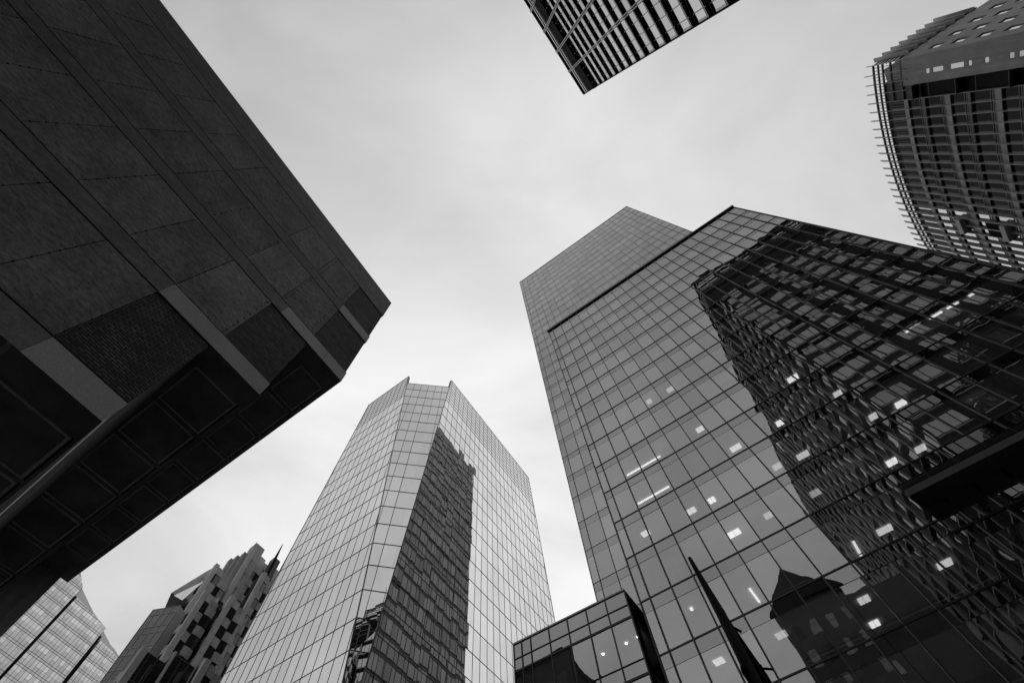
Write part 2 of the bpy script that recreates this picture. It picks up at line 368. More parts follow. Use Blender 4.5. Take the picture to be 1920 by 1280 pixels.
for k, (z0, z1) in enumerate(lev):
    e = ends[min(k, 3)]
    s_split = [-1.84, -1.86, 0.6, 2.13, 4.2][k]
    part('floor_slab', A, MAT['conc_smooth'], FA, [(SL, s_split, z0 + .002, z1, -DEP, 0.0)])
    if k < 4:
        mm = MB(); sk = .62 if k == 0 else 0
        mm.hexa([FA.P(s_split + .003, q_, o_) if a_ == 0 else FA.P(e + (sk if o_ < -1 else 0), q_, o_) for q_ in (z0, z1) for a_, o_ in ((0, -DEP), (1, -DEP), (1, .002), (0, .002))])
        if k == 2: mm.box(FA, 3.0, 3.012, z0, z1, 0.0, 0.004, 1)
        mm.build('slab_edge', [MAT['conc_light'], MAT['joint']], A)
        if k == 0:      # dark cover added over the upper part of the end, leaving a pale lip
            mm = MB(); mm.hexa([FA.P(e + x_ + (sk if o_ < -1 else 0), q_, o_) for q_ in (z0 + .30, z1 + .02) for x_, o_ in ((-.02, -DEP), (.006, -DEP), (.006, -.02), (-.02, -.02))])
            mm.build('dark_cover', MAT['mason'], A)
# board marked wall panels, 1.75 m wide bays with a seam of tie holes
for k in range(4):
    z0, z1 = lev[k][1], lev[k + 1][0]; e = [-1.86, 0.13, 2.13, 2.11][k]
    prev = e
    for j in range(24):
        nx = -1.86 - 1.74 * j + (0 if prev > -1.8 else 0)
        if nx >= prev - .1: continue
        if prev - nx > 2.2 and prev > 0: nx = prev - 1.95 if k < 3 else prev - 2.0
        part('concrete_panel', A, MAT['boards'], FA, [(nx + .012, prev - .012, z0 + .06, z1 - .06, -.11, -.004 + random.uniform(-.006, .006))])
        prev = nx
        if prev < SL + 2: break
    sm = MB()
    for j in range(22):
        s = -1.86 - 1.74 * j + (0.0)
        zc = z0 + .3
        while zc < z1 - .15:
            c = FA.P(s + random.uniform(-.03, .03), zc, .0); r = random.uniform(.012, .022)
            sm.box(FA, s - r, s + r, zc, zc + 2 * r, -.01, .004 + .004 * random.random()); zc += random.uniform(.28, .5)
    if k in (1, 2, 3):
        for s in ((0.13 - .12,) if k == 1 else (2.13 - .25, 0.3)):
            zc = z0 + .3
            while zc < z1 - .15:
                sm.box(FA, s - .025, s + .025, zc, zc + .05, -.01, .006); zc += random.uniform(.28, .5)
    sm.build('tie_holes', MAT['joint'], A)['kind'] = 'stuff'
# thin horizontal reveals on both sides of each slab
jm = MB()
for k, (z0, z1) in enumerate(lev):
    jm.box(FA, SL, ends[min(k, 3)] - .01, z1, z1 + .055, -.1, -.02)
    if k: jm.box(FA, SL, ends[k - 1] - .01, z0 - .055, z0, -.1, -.02)
jm.build('shadow_joint', MAT['joint'], A)
# brick infills at the stepped end
for k, (a, b) in enumerate(((-1.84, .12), (.14, 2.14), (2.14, 4.16), (2.12, 4.16))):
    mm = MB(); sk = .60 if k == 0 else 0
    mm.hexa([FA.P(a, q_, o_) if a_ == 0 else FA.P(b + (sk if o_ < -1 else 0), q_, o_) for q_ in (lev[k][1] + .06, lev[k + 1][0] - .01) for a_, o_ in ((0, -DEP + .3), (1, -DEP + .3), (1, -.035), (0, -.035))])
    mm.build('brick_panel', MAT['brick'], A)
part('parapet', A, MAT['conc_smooth'], FA, [(SL, 4.2, 27.93, 29.58, -DEP, .0)])
# soffits: flat slab with coffers hung below
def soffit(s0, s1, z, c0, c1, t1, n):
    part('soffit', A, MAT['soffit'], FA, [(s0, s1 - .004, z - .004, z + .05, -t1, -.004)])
    for i in range(n):
        t0 = 0.84 + 1.965 * i; tt = t0 + 1.80
        if tt > t1: break
        rb = MB(); wd = .07; h = .045
        rb.box(FA, c0, c1, z - h, z - .005, -t0 - wd, -t0); rb.box(FA, c0, c1, z - h, z - .005, -tt, -tt + wd)
        rb.box(FA, c0, c0 + wd, z - h + .002, z - .005, -tt + wd, -t0 - wd); rb.box(FA, c1 - wd, c1, z - h + .002, z - .005, -tt + wd, -t0 - wd)
        rb.build('coffer', MAT['soffit_rib'], A)
        gm = MB(); gm.box(FA, c0, c1, z - .012, z - .006, -tt - .06, -tt - .02); gm.box(FA, c1 + .02, c1 + .06, z - .012, z - .006, -tt, -t0)
        gm.build('coffer_groove', MAT['joint'], A)
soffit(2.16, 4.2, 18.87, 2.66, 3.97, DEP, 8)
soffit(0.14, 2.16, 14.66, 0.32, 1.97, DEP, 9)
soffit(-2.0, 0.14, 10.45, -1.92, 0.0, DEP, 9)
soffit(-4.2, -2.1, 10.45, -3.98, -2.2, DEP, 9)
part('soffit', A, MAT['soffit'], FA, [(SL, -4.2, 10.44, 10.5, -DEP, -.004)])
part('pier', A, MAT['pier'], FA, [(-12, 3.79, 0, 18.86, -30, -18.2)])
part('pier', A, MAT['pier'], FA, [(SL, -26, 0, 10.44, -16, -1.5)])

# ------------------------------------------------------------------ B  grey glass tower: near slab, taller slab behind, low wing
FB = plane(151, 32.0, -1); FB2 = plane(151, 37.35, -1); FH = plane(153, 31.2, -1)
Bt = thing('grey_glass_tower', 'grey curtain-wall tower with lit ceiling panels and dark mirrored buildings, right of centre', 'building', FB.P(-8, 0, -10))
ZF, PF = 21.44, 3.984
bz = [ZF + PF * i for i in range(-5, 16)]; topB = 82.1
bs = rng(1.344, 1.836, -29.4, 9.5); bs = [-29.45] + bs + [9.5] if bs[0] > -29.2 else bs + [9.5]
zl = []
for z in bz: zl += [z - 0.96, z]
zl = [z for z in zl if z < topB - .3] + [topB]
def b_mi(s, z, i, j):
    k = (z - ZF) / PF; return 1 if (k - math.floor(k)) > 0.76 else 0
rec = lambda s, z: s < -9.72 and z < 23.85
polyB = [(-29.45, 0.6), (9.5, 0.6), (9.5, topB), (-29.45, topB)]
pit = curtain(FB, polyB, bs, zl, tilt=0.0035, mi=b_mi, skip=rec)
FBr = Fr((FB.p + -FB.n * 1.65)[:2], FB.t, FB.n)
pit += curtain(FBr, [(-29.45, .6), (-9.7, .6), (-9.7, 23.5), (-29.45, 23.5)], bs, [z for z in zl if z < 24] + [23.5], tilt=0.003, mi=b_mi)
panes(Bt, pit, [MAT['b_glass'], MAT['b_span']])
for s in bs:
    m = MB()
    wd = .10
    lo = 0 if s > -9.6 else 23.9
    m.box(FB, s - wd / 2, s + wd / 2, lo, topB, -.05, .12)
    m.build('mullion', MAT['mull_dark'], Bt)
    if s < -9.6: part('mullion', Bt, MAT['mull_dark'], FBr, [(s - .06, s + .06, 0, 23.4, -.05, .15)])
for z in bz:
    if z < topB - 1:
        m = MB(); m.box(FB, -29.45 if z > 23.9 else -9.7, 9.5, z - .05, z + .05, -.05, .05)
        if z < 23.9: m.box(FBr, -29.4, -9.75, z - .07, z + .07, -.05, .09)
        m.build('transom', MAT['mull_dark'], Bt)
        m = MB(); m.box(FB, -29.45 if z > 24.9 else -9.7, 9.5, z - .97, z - .945, -.04, .012)
        m.build('transom', MAT['mull_dark'], Bt)
part('cornice', Bt, MAT['mull_dark'], FB, [(-29.6, 9.75, topB - .05, topB + .34, -1.0, .3)])
part('overhang_edge', Bt, MAT['mull_grey'], FB, [(-29.45, -9.7, 23.42, 23.88, -1.66, .12)])
# side returns of the near slab
part('side_wall', Bt, MAT['b_span'], FB, [(9.38, 9.44, 0, topB, -5.2, -.06), ])
part('side_wall', Bt, MAT['flank'], FB, [(-29.45, -29.4, 0, topB, -45, -.06)])
part('roof', Bt, MAT['core'], FB, [(-29.4, 9.4, topB - .3, topB - .06, -5.3, -.1)])
# rear slab
top2 = 145.7
b2z = [45.3 + PF * i for i in range(-11, 26)]; b2z = [z for z in b2z if z < top2 - 1]
zl2 = []
for z in b2z: zl2 += [z - 0.96, z]
zl2 += [top2]
b2s = [-25.6] + rng(14.27, 1.83, -25.4, 14.6) + [15.1]
polyB2 = [(-25.6, 2), (15.1, 2), (15.1, top2), (-25.6, top2)]
def b2_mi(s, z, i, j):
    k = (z - 45.3) / PF; return 1 if (k - math.floor(k)) > 0.76 else 0
hid = lambda s, z: (s < 9.0 and z < 80) or z < 20
B2 = thing('tall_grey_glass_tower', 'taller set-back grey glass slab rising behind the nearer glass slab', 'building', FB2.P(-5, 0, -25))
panes(B2, curtain(FB2, polyB2, b2s, zl2, tilt=0.003, mi=b2_mi, skip=hid), [MAT['b_glass'], MAT['b_span']])
for s in b2s: part('mullion', B2, MAT['mull_dark'], FB2, [(s - .035, s + .035, 80 if s < 9 else 0, top2, -.04, .06)])
for z in b2z:
    part('transom', B2, MAT['mull_dark'], FB2, [(-25.6 if z > 80 else 8.6, 15.1, z - .035, z + .035, -.04, .02)])
for z in b2z: part('sill_line', B2, MAT['mull_dark'], FB2, [(-25.6 if z > 80 else 8.6, 15.1, z - .965, z - .945, -.03, .008)])
part('coping', B2, MAT['mull_dark'], FB2, [(-25.7, 15.2, top2, top2 + .22, -54, .1)])
# left flank of the rear slab (seen mirrored in the pale tower)
FBl = Fr(FB2.P(15.1, 0)[:2], az(63), az(153)); FBl.n = az(153)
fl = curtain(FBl, [(0, 2), (53.4, 2), (53.4, top2), (0, top2)], [0] + rng(.9, 1.83, .9, 53) + [53.4], zl2, tilt=0.004, mi=b2_mi, inset=-.0)
m = MB()
for q, k in fl: m.poly(q, k)
m.build('flank_glazing', [MAT['flank2'], MAT['flank']], B2)
m = MB()
for z in b2z: m.box(FBl, 0.1, 53.4, z - .09, z + .09, -.03, .1)
for s in rng(.9, 1.83, .9, 53): m.box(FBl, s - .04, s + .04, 2, top2, -.03, .07)
m.build('flank_frame', MAT['mull_dark'], B2)
part('body', B2, MAT['core'], FB2, [(-25.5, 15.0, 0, top2 - .05, -53, -9.5)])
part('side_wall', B2, MAT['flank'], FB2, [(-25.6, -25.55, 0, top2, -53, -.05)])
m = MB(); m.box(FB2, 8.9, 14.9, 0, top2 - .1, -9.5, -9.3)
for z in b2z:
    m.box(FB2, -25.4, 14.95, z - .95, z - .1, -9.4, -.14)
m.build('ceiling', MAT['ceiling'], B2)
part('side_wall', B2, MAT['b_span'], FB2, [(15.0, 15.06, 0, top2, -9.4, -.1)])
# ceilings and rear wall inside the near slab
for z in bz:
    part('ceiling', Bt, MAT['ceiling'], FB, [(-29.3 if z > 24.5 else -9.6, 9.3, z - .95, z - .12, -5.1, -.14)] + ([(-29.3, -9.7, z - .95, z - .12, -5.1, -1.8)] if z <= 24.5 else []))
part('inner_wall', Bt, MAT['core'], FB, [(-29.3, 9.3, 0, topB - .4, -5.3, -5.15)])
part('inner_wall', Bt, MAT['core'], FB, [(-9.72, -9.6, 0, 23.4, -5.1, -.1)])
sq = [(0.95, 2.12, 32.39), (2.98, 2.07, 32.39), (7.51, 1.79, 32.39), (0.88, 1.92, 28.41), (6.17, 1.44, 20.44), (-2.09, 1.92, 28.41), (-2.01, 1.36, 48.33), (-1.93, 1.71, 40.36), (-3.56, 2.22, 36.38), (-5.21, 2.32, 32.39), (0.84, 1.26, 48.33), (-5.99, 2.13, 28.41), (-11.79, 3.01, 28.41), (-7.82, 3.28, 24.42), (-3.57, 2.04, 20.44), (-3.39, 4.7, 20.44), (-8.58, 2.21, 20.44), (1.83, 1.71, 20.44), (-12.09, 2.06, 40.36), (-13.6, 2.6, 36.38), (-13.71, 2.57, 32.39), (-16.0, 2.76, 32.39), (-13.97, 3.14, 28.41), (-7.48, 2.6, 32.39), (-8.08, 2.23, 36.38)]
dim = emit_mat('dim_panel_light', 0.55)
mid = emit_mat('soft_panel_light', 0.95)
for k, (s, d, z) in enumerate(sq):
    m = MB(); h = (.30, .42, .36, .5, .34)[k % 5]; lm = dim if k in (10, 11, 5, 6, 9, 17) else (MAT['light'], mid, mid)[k % 3]
    m.box(FB, s - h, s - .02, z - .05, z + .03, -d - .3, -d + .3); m.box(FB, s + .02, s + h, z - .05, z + .03, -d - .3, -d + .3); m.build('ceiling_light', lm, Bt)
rb_ = random.Random(5)
for k in range(46):     # window blinds pulled part of the way down inside
    i = rb_.randrange(1, len(bs) - 3); zf_ = ZF + PF * rb_.randrange(-3, 14)
    if bs[i] < -9.8 and zf_ < 26: continue
    h = rb_.choice([.3, .5, .8, 1.4]); part('blind', Bt, MAT['blind'], FB, [(bs[i] + .08, bs[i + 1] - .08, zf_ - 1.0 - h, zf_ - 1.0, -.30, -.27)])
for k, z in enumerate(bz):
    if z < topB - 3: part('sill_rail', Bt, MAT['mull_pale'], FB, [(-29.2 if z > 24 else -9.5, 9.3, z + .42, z + .46, -.4, -.34)])
bars = [(7.04, 2.97, 2.1, 40.36), (7.18, 3.68, 2.3, 36.38), (-20.6, -21.93, .35, 36.38), (-22.67, -23.73, .35, 36.38), (-24.18, -25.13, .35, 36.38), (-26.02, -26.55, .35, 36.38)]
for a, b, d, z in bars: part('ceiling_light', Bt, MAT['light'], FB, [(min(a, b), max(a, b), z - .08, z + .03, -d - .06, -d + .06)])
for s, d0, d1, z in ((-5.66, 2.9, 4.9, 24.42), (2.11, 2.5, 4.4, 24.42)): part('ceiling_light', Bt, MAT['light'], FB, [(s - .07, s + .07, z - .08, z + .03, -d1, -d0)])
part('ceiling_light', Bt, MAT['light'], FB, [(6.35, 6.55, 24.30, 24.45, -1.7, -1.5)])

# low glass wing in front
HS0, HS1, HT = 9.05, 19.2, 26.05
hz = [HT, 24.9, 23.97, 21.04, 20.1, 17.17, 16.2, 13.3, 12.3, 9.4, 8.4, 5.5, 4.5, 1.2]
hz = hz[::-1]
hs = [HS0] + [HS0 + 1.71 * i for i in range(1, 6)] + [18.45, HS1]
polyH = [(HS0, 1.2), (HS1, 1.2), (HS1, HT), (HS0, HT)]
Hg = thing('low_glass_wing', 'low glass-fronted wing with round ceiling lamps at the foot of the grey tower', 'building', FH.P(13, 0, -8))
panes(Hg, curtain(FH, polyH, hs, hz, tilt=0.004, mi=lambda s, z, i, j: 0 if j % 2 == 0 and j < 12 else 1), [MAT['b_glass'], MAT['b_span']])
for k, s in enumerate(hs): part('mullion', Hg, MAT['mull_dark'], FH, [(s - .045, s + .045, 0, HT, -.05, .06)])
for k, z in enumerate(hz[:-1]): part('transom', Hg, MAT['mull_dark'], FH, [(HS0, HS1, z - (.07 if k % 2 == 1 else .02), z + (.07 if k % 2 == 1 else .02), -.05, .07)])
part('coping', Hg, MAT['fin'], FH, [(HS0 - .06, HS1 + .06, HT, HT + .12, -9, .1)])
part('side_wall', Hg, MAT['black_metal'], FH, [(HS0 - .03, HS0 + .03, 0, HT, -1.0, -.06)])
part('side_wall', Hg, MAT['b_span'], FH, [(HS1, HS1 + .04, 0, HT, -9, -.06)])
for z in (24.0, 20.15, 16.25, 12.35): part('ceiling', Hg, MAT['ceiling'], FH, [(HS0 + .1, HS1 - .1, z - .02, z + .7, -6, -.14)])
part('inner_wall', Hg, MAT['core'], FH, [(HS0 + .1, HS1 - .1, 0, HT - .2, -6.2, -6.0)])
for s, d in ((10.75, 2.3), (12.75, 2.3), (9.7, 2.2)):
    m = MB(); c = FH.P(s, 23.9, -d); m.tube([c, c + Vector((0, 0, .05))], .09, 14); m.build('ceiling_light', emit_mat('round_lamp', 6), Hg)

# ------------------------------------------------------------------ C  pale mirrored tower with a tapering cut corner
KL, KR = 31.5, 40.0
FL = plane(150.5, KL, -1)
if FL.p.dot(Vector((-.5, .8, 0))) < 0: FL = plane(150.5, KL, 1)
FR_ = plane(64, KR, 1)
if FR_.p.x > 0: FR_ = plane(64, KR, -1)
CTOP = 112.0
def lz(p, z): return (p[0] + p[1] * z, z)     # edge lines s = a + b z
cl_in = (39.85, .0977); cl_out = (73.1, -.0714); cr_in = (33.0, .0799); cr_out = (92.5, -.0986)
polyL = [lz(cl_in, 0), lz(cl_out, 0), lz(cl_out, CTOP), lz(cl_in, CTOP)]
polyR = [lz(cr_in, 0), lz(cr_out, 0), lz(cr_out, CTOP), lz(cr_in, CTOP)]
C = thing('pale_mirrored_tower', 'pale mirrored glass tower with a tapering cut corner and two pointed parapets, bottom centre', 'building', FL.P(56, 0, 5) - FL.n * 20)
clz = rng(40.06, 4.0, 2, 99) + [100.5 + 1.3 * i for i in range(9)] + [CTOP]
crz = rng(50.2, 3.9, 2, 99) + [100.5 + 1.3 * i for i in range(9)] + [CTOP]
cls = [38] + rng(49.14, 1.757, 39, 75) + [76]; crs = [30] + rng(57.52, 1.9, 31, 94) + [96]
its = curtain(FL, polyL, cls, [0] + clz, tilt=0.0022) + curtain(FR_, polyR, crs, [0] + crz, tilt=0.0022)
L0, L1 = FL.P(*lz(cl_in, 0)), FL.P(*lz(cl_in, CTOP)); R0, R1 = FR_.P(*lz(cr_in, 0)), FR_.P(*lz(cr_in, CTOP))
# cut corner: leaning plane through both inner edges
u = (R1 - L1); u.z = 0; u.normalize()
v = ((L1 + R1) / 2 - (L0 + R0) / 2) / CTOP; v = v - u * v.dot(u)
class Lean:
    def __init__(s, p, t, v): s.p = p; s.t = t; s.v = v; s.n = t.cross(v).normalized()
    def P(s, a, z, o=0.0): return s.p + s.t * a + s.v * z + s.n * o
FM = Lean((L0 + R0) / 2, u, v)
if FM.n.dot(-FM.p) < 0: FM.n = -FM.n
class Ruled:
    """the cut corner as a ruled surface between the two inner edges"""
    def __init__(s): s.t, s.v, s.n = FM.t, FM.v, FM.n
    def P(s, a, z, o=0.0):
        A_, B_ = FL.P(*lz(cl_in, z)), FR_.P(*lz(cr_in, z)); wl, wr = inM(A_)[0], inM(B_)[0]
        return A_ + (B_ - A_) * ((a - wl) / (wr - wl)) + s.n * o
FM0 = FM
def inM(q): d = q - FM0.p; return ((d - FM0.v * q.z).dot(FM0.t), q.z)
MT = 107.6
l0, l1, r0, r1 = inM(L0), inM(L1), inM(R0), inM(R1)
f_ = MT / CTOP
l1t = (l0[0] + (l1[0] - l0[0]) * f_, MT); r1t = (r0[0] + (r1[0] - r0[0]) * f_, MT)
zx = CTOP * (l0[0] - r0[0]) / ((l0[0] - r0[0]) - (l1[0] - r1[0]))     # height where the cut corner runs out
xx = l0[0] + (l1[0] - l0[0]) * zx / CTOP
zb = zx + 3
polyM = [(l0[0] + (l1[0] - l0[0]) * zb / CTOP, zb), (r0[0] + (r1[0] - r0[0]) * zb / CTOP, zb), r1t, l1t]
FM = Ruled()
cz_m = rng(40.06, 4.0, 2, 106) + [MT]
ms = rng(0.9, 1.8, min(l1[0], r1[0]) - 2, max(l1[0], r1[0]) + 2)
its += curtain(FM, polyM, ms, [0] + cz_m, tilt=0.0015)
panes(C, its, [MAT['c_glass']])
0 and print('chamfer', l0, r0, l1, r1, 'residual', (L0 - FM.P(*l0)).length, (L1 - FM.P(*l1)).length, (R1 - FM.P(*r1)).length, 'n', FM.n)
for fr, poly, sl in ((FL, polyL, cls), (FR_, polyR, crs), (FM, polyM, ms)):
    dk = fr is FM
    for s in sl:
        m = MB(); vbar(m, fr, poly, s, .07 if dk else .045, -.03, .04); m.build('mullion', MAT['mull_grey'] if not dk else MAT['mull_dark'], C)
for fr, poly, zz_ in ((FL, polyL, clz), (FR_, polyR, crz), (FM, polyM, cz_m)):
    dk = fr is FM
    for z in zz_: m = MB(); hbar(m, fr, poly, z, .09 if dk else .06, -.03, .05); m.build('transom', MAT['mull_grey'] if not dk else MAT['mull_dark'], C)
m = MB(); edgebar(m, FL, polyL[0], polyL[3], .12, -.5, .06); edgebar(m, FR_, polyR[0], polyR[3], .12, -.5, .06); edgebar(m, FL, polyL[1], polyL[2], .1, -.5, .06); edgebar(m, FR_, polyR[1], polyR[2], .1, -.5, .06)
edgebar(m, FL, polyL[2], polyL[3], .1, -.3, .06); edgebar(m, FR_, polyR[2], polyR[3], .1, -.3, .06)
m.build('edge_trim', MAT['mull_grey'], C)
def inset_loop(z, d=.35):
    a, b = FL.P(*lz(cl_out, z), -d), FL.P(lz(cl_in, z)[0] + d, z, -d * 1.2)
    c, e = FR_.P(lz(cr_in, z)[0] + d, z, -d * 1.2), FR_.P(*lz(cr_out, z), -d)
    far = e + (a - b); return [a, b, c, e, far]
m = MB(); lo_ = inset_loop(zb + 1, .7); m.prism([Vector((q.x, q.y, 0)) for q in lo_], lo_)
hs_ = [zb + 1 + (MT - .3 - zb - 1) * k / 6 for k in range(7)]
for a, b in zip(hs_, hs_[1:]): m.prism(inset_loop(a, .7), inset_loop(b, .7))
m.build('body', MAT['core'], C)
# the sheer glass parapets stand above the roof as thin screens with returns
for fr, poly, pin in ((FL, polyL, cl_in), (FR_, polyR, cr_in)):
    m = MB(); a = lz(pin, 100); b = lz(pin, CTOP); m.poly([fr.P(*a, -.02), fr.P(a[0] + 3.5, 100, -.4), fr.P(b[0] + 3.5, CTOP, -.4), fr.P(*b, -.02)]); m.build('parapet_screen', MAT['c_glass'], C)

# ------------------------------------------------------------------ E  striped tower overhead
et = az(58.7 + 180); en = az(148.7)
FE = Fr((24.4, -10.1), et, en)             # face towards the street, s runs away from the corner
FE2 = Fr((24.4, -10.1), az(-29), az(61))   # face towards the grey tower
E = thing('striped_louvred_tower', 'tall tower with black horizontal ledges and pale window bands, jutting in from the top edge', 'building', (40, -40, 0))
LE, LE2, TE = 105.0, 42.0, 123.5
def e_face(fr, ln, pier):
    for k in range(27):
        z = 3.0 + 4.12 * k                      # glass band base
        if z > 110: break
        part('window_band', E, MAT['e_glass2' if pier else 'e_glass'], fr, [(0.02, ln, z + .47, z + 2.98, -.3, -.05)])
        part('spandrel', E, MAT['mull_grey'], fr, [(0.02, ln, z + 3.06, z + 3.24, -.3, .03)])
        part('spandrel', E, MAT['fin'], fr, [(0.02, ln, z + .14, z + .32, -.3, .03)])
        part('ledge', E, MAT['black_metal'], fr, [(0.0, ln, z + 3.26, z + 3.38, -.3, .27 if not pier else .12), (0.0, ln, z + 3.38, z + 4.12, -.3, .0), (0, ln, z + .0, z + .13, -.3, .02), (0, ln, z + .33, z + .46, -.3, .02), (0, ln, z + 2.99, z + 3.05, -.3, .05)])
    s = 1.10
    n = 0
    while s < ln:
        major = (n % 3 == 0)
        sp = 1.11 + 1.643 * n
        if major and sp > 5: part('mullion', E, MAT['mull_pale' if not pier else 'black_metal'], fr, [(sp - .34, sp - .2, 0, TE, -.1, .42), (sp - .04, sp + .1, 0, TE, -.1, .42)] if not pier else [(sp - .6, sp + .6, 0, TE, -.1, .4)])
        else: part('mullion', E, MAT['mull_dark'], fr, [(sp - .04, sp + .04, 0, 112, -.1, .05)])
        n += 1; s = 1.11 + 1.643 * n
    # louvred plant floors and open crown
    part('louvre', E, MAT['black_metal'], fr, [(0, ln, 111.7, 112.7, -.3, .2), (0, ln, 113.0, 114.4, -.3, .03), (0, ln, 114.55, 116.0, -.3, .02), (0, ln, 116.15, 118.0, -.3, .03), (0, ln, 118.4, 121.6, -.3, .0)])
    part('louvre', E, MAT['mull_pale'], fr, [(0, ln, 112.75, 112.95, -.3, -.05), (0, ln, 114.42, 114.54, -.3, -.02), (0, ln, 116.02, 116.13, -.3, -.02), (0, ln, 118.02, 118.38, -.3, -.02)])
    part('window_band', E, MAT['e_glass'], fr, [(.05, ln, 119.0, 119.5, -.2, .02), (.05, ln, 120.7, 121.3, -.2, .02)])
    part('crown_rail', E, MAT['black_metal'], fr, [(0, ln, 122.2, 122.34, -.2, .1), (0, ln, 122.8, 122.95, -.2, .15), (0, ln, 123.4, 123.58, -.2, .2)])
    m = MB()
    for k in range(int(ln / 1.643)): m.box(fr, k * 1.643 + .5, k * 1.643 + .58, 121.6, 123.5, -.15, -.05)
    m.build('crown_post', MAT['black_metal'], E)
e_face(FE, LE, False); e_face(FE2, LE2, True)
part('corner_post', E, MAT['black_metal'], FE, [(-.12, .06, 0, 123.4, -.2, .12)])
m = MB(); m.box(FE, .35, LE, 0, 121.5, -LE2, -.36); m.build('body', MAT['core'], E)

# ------------------------------------------------------------------ D  curved block with projecting fins
D = thing('curved_finned_block', 'curved office block with thin vertical fins and a punched stone end wall, upper right corner', 'building', (85, 0, 0))
P0 = Vector((66.9, -5.9, 0)); NB = 34; pts = [P0]; dirs = []
for i in range(NB):
    a = 73.5 - 0.93 * i; dirs.append(az(a)); pts.append(pts[-1] + az(a) * 1.55)
class Bay(Fr):
    def __init__(s, i): Fr.__init__(s, pts[i][:2], dirs[i], Vector((-dirs[i].y, dirs[i].x, 0)))
bays = [Bay(i) for i in range(NB)]
def band(name, mat, z0, z1, o0, o1, i0=0, i1=NB, parent=D):
    m = MB(); lo = []; 
    for i in range(i0, i1):
        b = bays[i]; nb = bays[min(i + 1, NB - 1)]; n0 = (bays[max(i - 1, 0)].n + b.n).normalized(); n1_ = (b.n + nb.n).normalized()
        p, q = pts[i], pts[i + 1]
        zz0, zz1 = Vector((0, 0, z0)), Vector((0, 0, z1))
        m.hexa([p + n0 * o0 + zz0, q + n1_ * o0 + zz0, q + n1_ * o1 + zz0, p + n0 * o1 + zz0, p + n0 * o0 + zz1, q + n1_ * o0 + zz1, q + n1_ * o1 + zz1, p + n0 * o1 + zz1])
    return m.build(name, mat, parent)
ZR, ZS, DP = 88.3, 82.5, 3.66
# fins
for i in range(0, NB + 1):
    b = bays[min(i, NB - 1)]; p = pts[i]; n = b.n; t = b.t; zt = 90.2 if i else 89.6
    m = MB(); lo = 0 if i > 3 else ZS - 1
    w2 = .035; c = [p - t * w2 - n * .1, p + t * w2 - n * .1, p + t * w2 + n * .30, p - t * w2 + n * .30]
    m.prism([q + Vector((0, 0, lo)) for q in c], [q + Vector((0, 0, zt - .7)) for q in c])
    c2 = [p - t * w2 - n * .1, p + t * w2 - n * .1, p + t * w2 + n * .1, p - t * w2 + n * .1]
    m.prism([q + Vector((0, 0, zt - .7)) for q in c], [q + Vector((0, 0, zt)) for q in c2])
    m.build('fin', MAT['fin'], D)
# open roof screen
for z, h in ((ZR - .25, .25), (ZR - 1.25, .16), (ZR - 2.2, .2)): band('screen_rail', MAT['mull_grey'], z, z + h, -.2, .05)
m = MB()
for i in range(NB):
    for k in (.33, .66):
        p = pts[i] + dirs[i] * 1.55 * k; t = dirs[i]; n = bays[i].n
        c = [p - t * .03 - n * .2, p + t * .03 - n * .2, p + t * .03, p - t * .03]; m.prism([q + Vector((0, 0, ZS)) for q in c], [q + Vector((0, 0, ZR)) for q in c])
m.build('screen_slat', MAT['mull_grey'], D)
band('penthouse_wall', MAT['mull_grey'], ZS - 3, ZR - 2.2, -.4, -.2, 2, NB)
band('penthouse_glass', MAT['d_glass'], ZS + .2, ZR - 3.0, -.2, -.1, 4, NB)
band('screen_rail', MAT['mull_grey'], ZS, ZS + .3, -.2, .05, 0, 4)
band('screen_rail', MAT['mull_grey'], ZS + 2.0, ZS + 2.2, -.2, .05, 0, 4)
# floors
nf = 0; z = ZS + .1
items = []
while z > 30:
    alt = nf % 2 == 0
    band('spandrel', MAT['stone_pale' if alt else 'mull_grey'], z - (.75 if alt else .2), z, -.1, .03 if alt else .0, 4)
    band('shade_recess', MAT['black_metal'], z - (1.25 if alt else .75), z - (.75 if alt else .2), -.3, -.12, 4)
    band('blind_panel', MAT['mull_pale'], z - 3.64, z - 3.3, -.1, -.03, 4)
    band('rail', MAT['fin'], z - 3.32, z - 3.26, -.05, .05, 4); band('rail', MAT['fin'], z - 2.98, z - 2.93, -.05, .03, 4)
    for i in range(4, NB):
        b = bays[i]; top = z - (1.25 if alt else .75); ta = random.gauss(0, .004)
        items.append(([b.P(.05, z - 2.98, -.06 - ta), b.P(1.5, z - 2.98, -.06 + ta), b.P(1.5, top, -.06 + ta), b.P(.05, top, -.06 - ta)], 0))
        ta = random.gauss(0, .006)
        items.append(([b.P(.05, z - 3.3, -.06 - ta), b.P(1.5, z - 3.3, -.06 + ta), b.P(1.5, z - 2.98, -.06 + ta), b.P(.05, z - 2.98, -.06 - ta)], 0))
    nf += 1; z -= DP
panes(D, items, [MAT['d_glass']], name='window_pane')
# two-bay recess with deep frames
for k in range(9):
    zc = ZS - 5 - 7.32 * k
    if zc < 30: break
    band('recess_shelf', MAT['stone_pale'], zc - .5, zc + .3, -.1, .75, 18, 20)
    band('recess', MAT['black_metal'], zc - 6.9, zc - 4.2, -.0, .12, 18, 20)
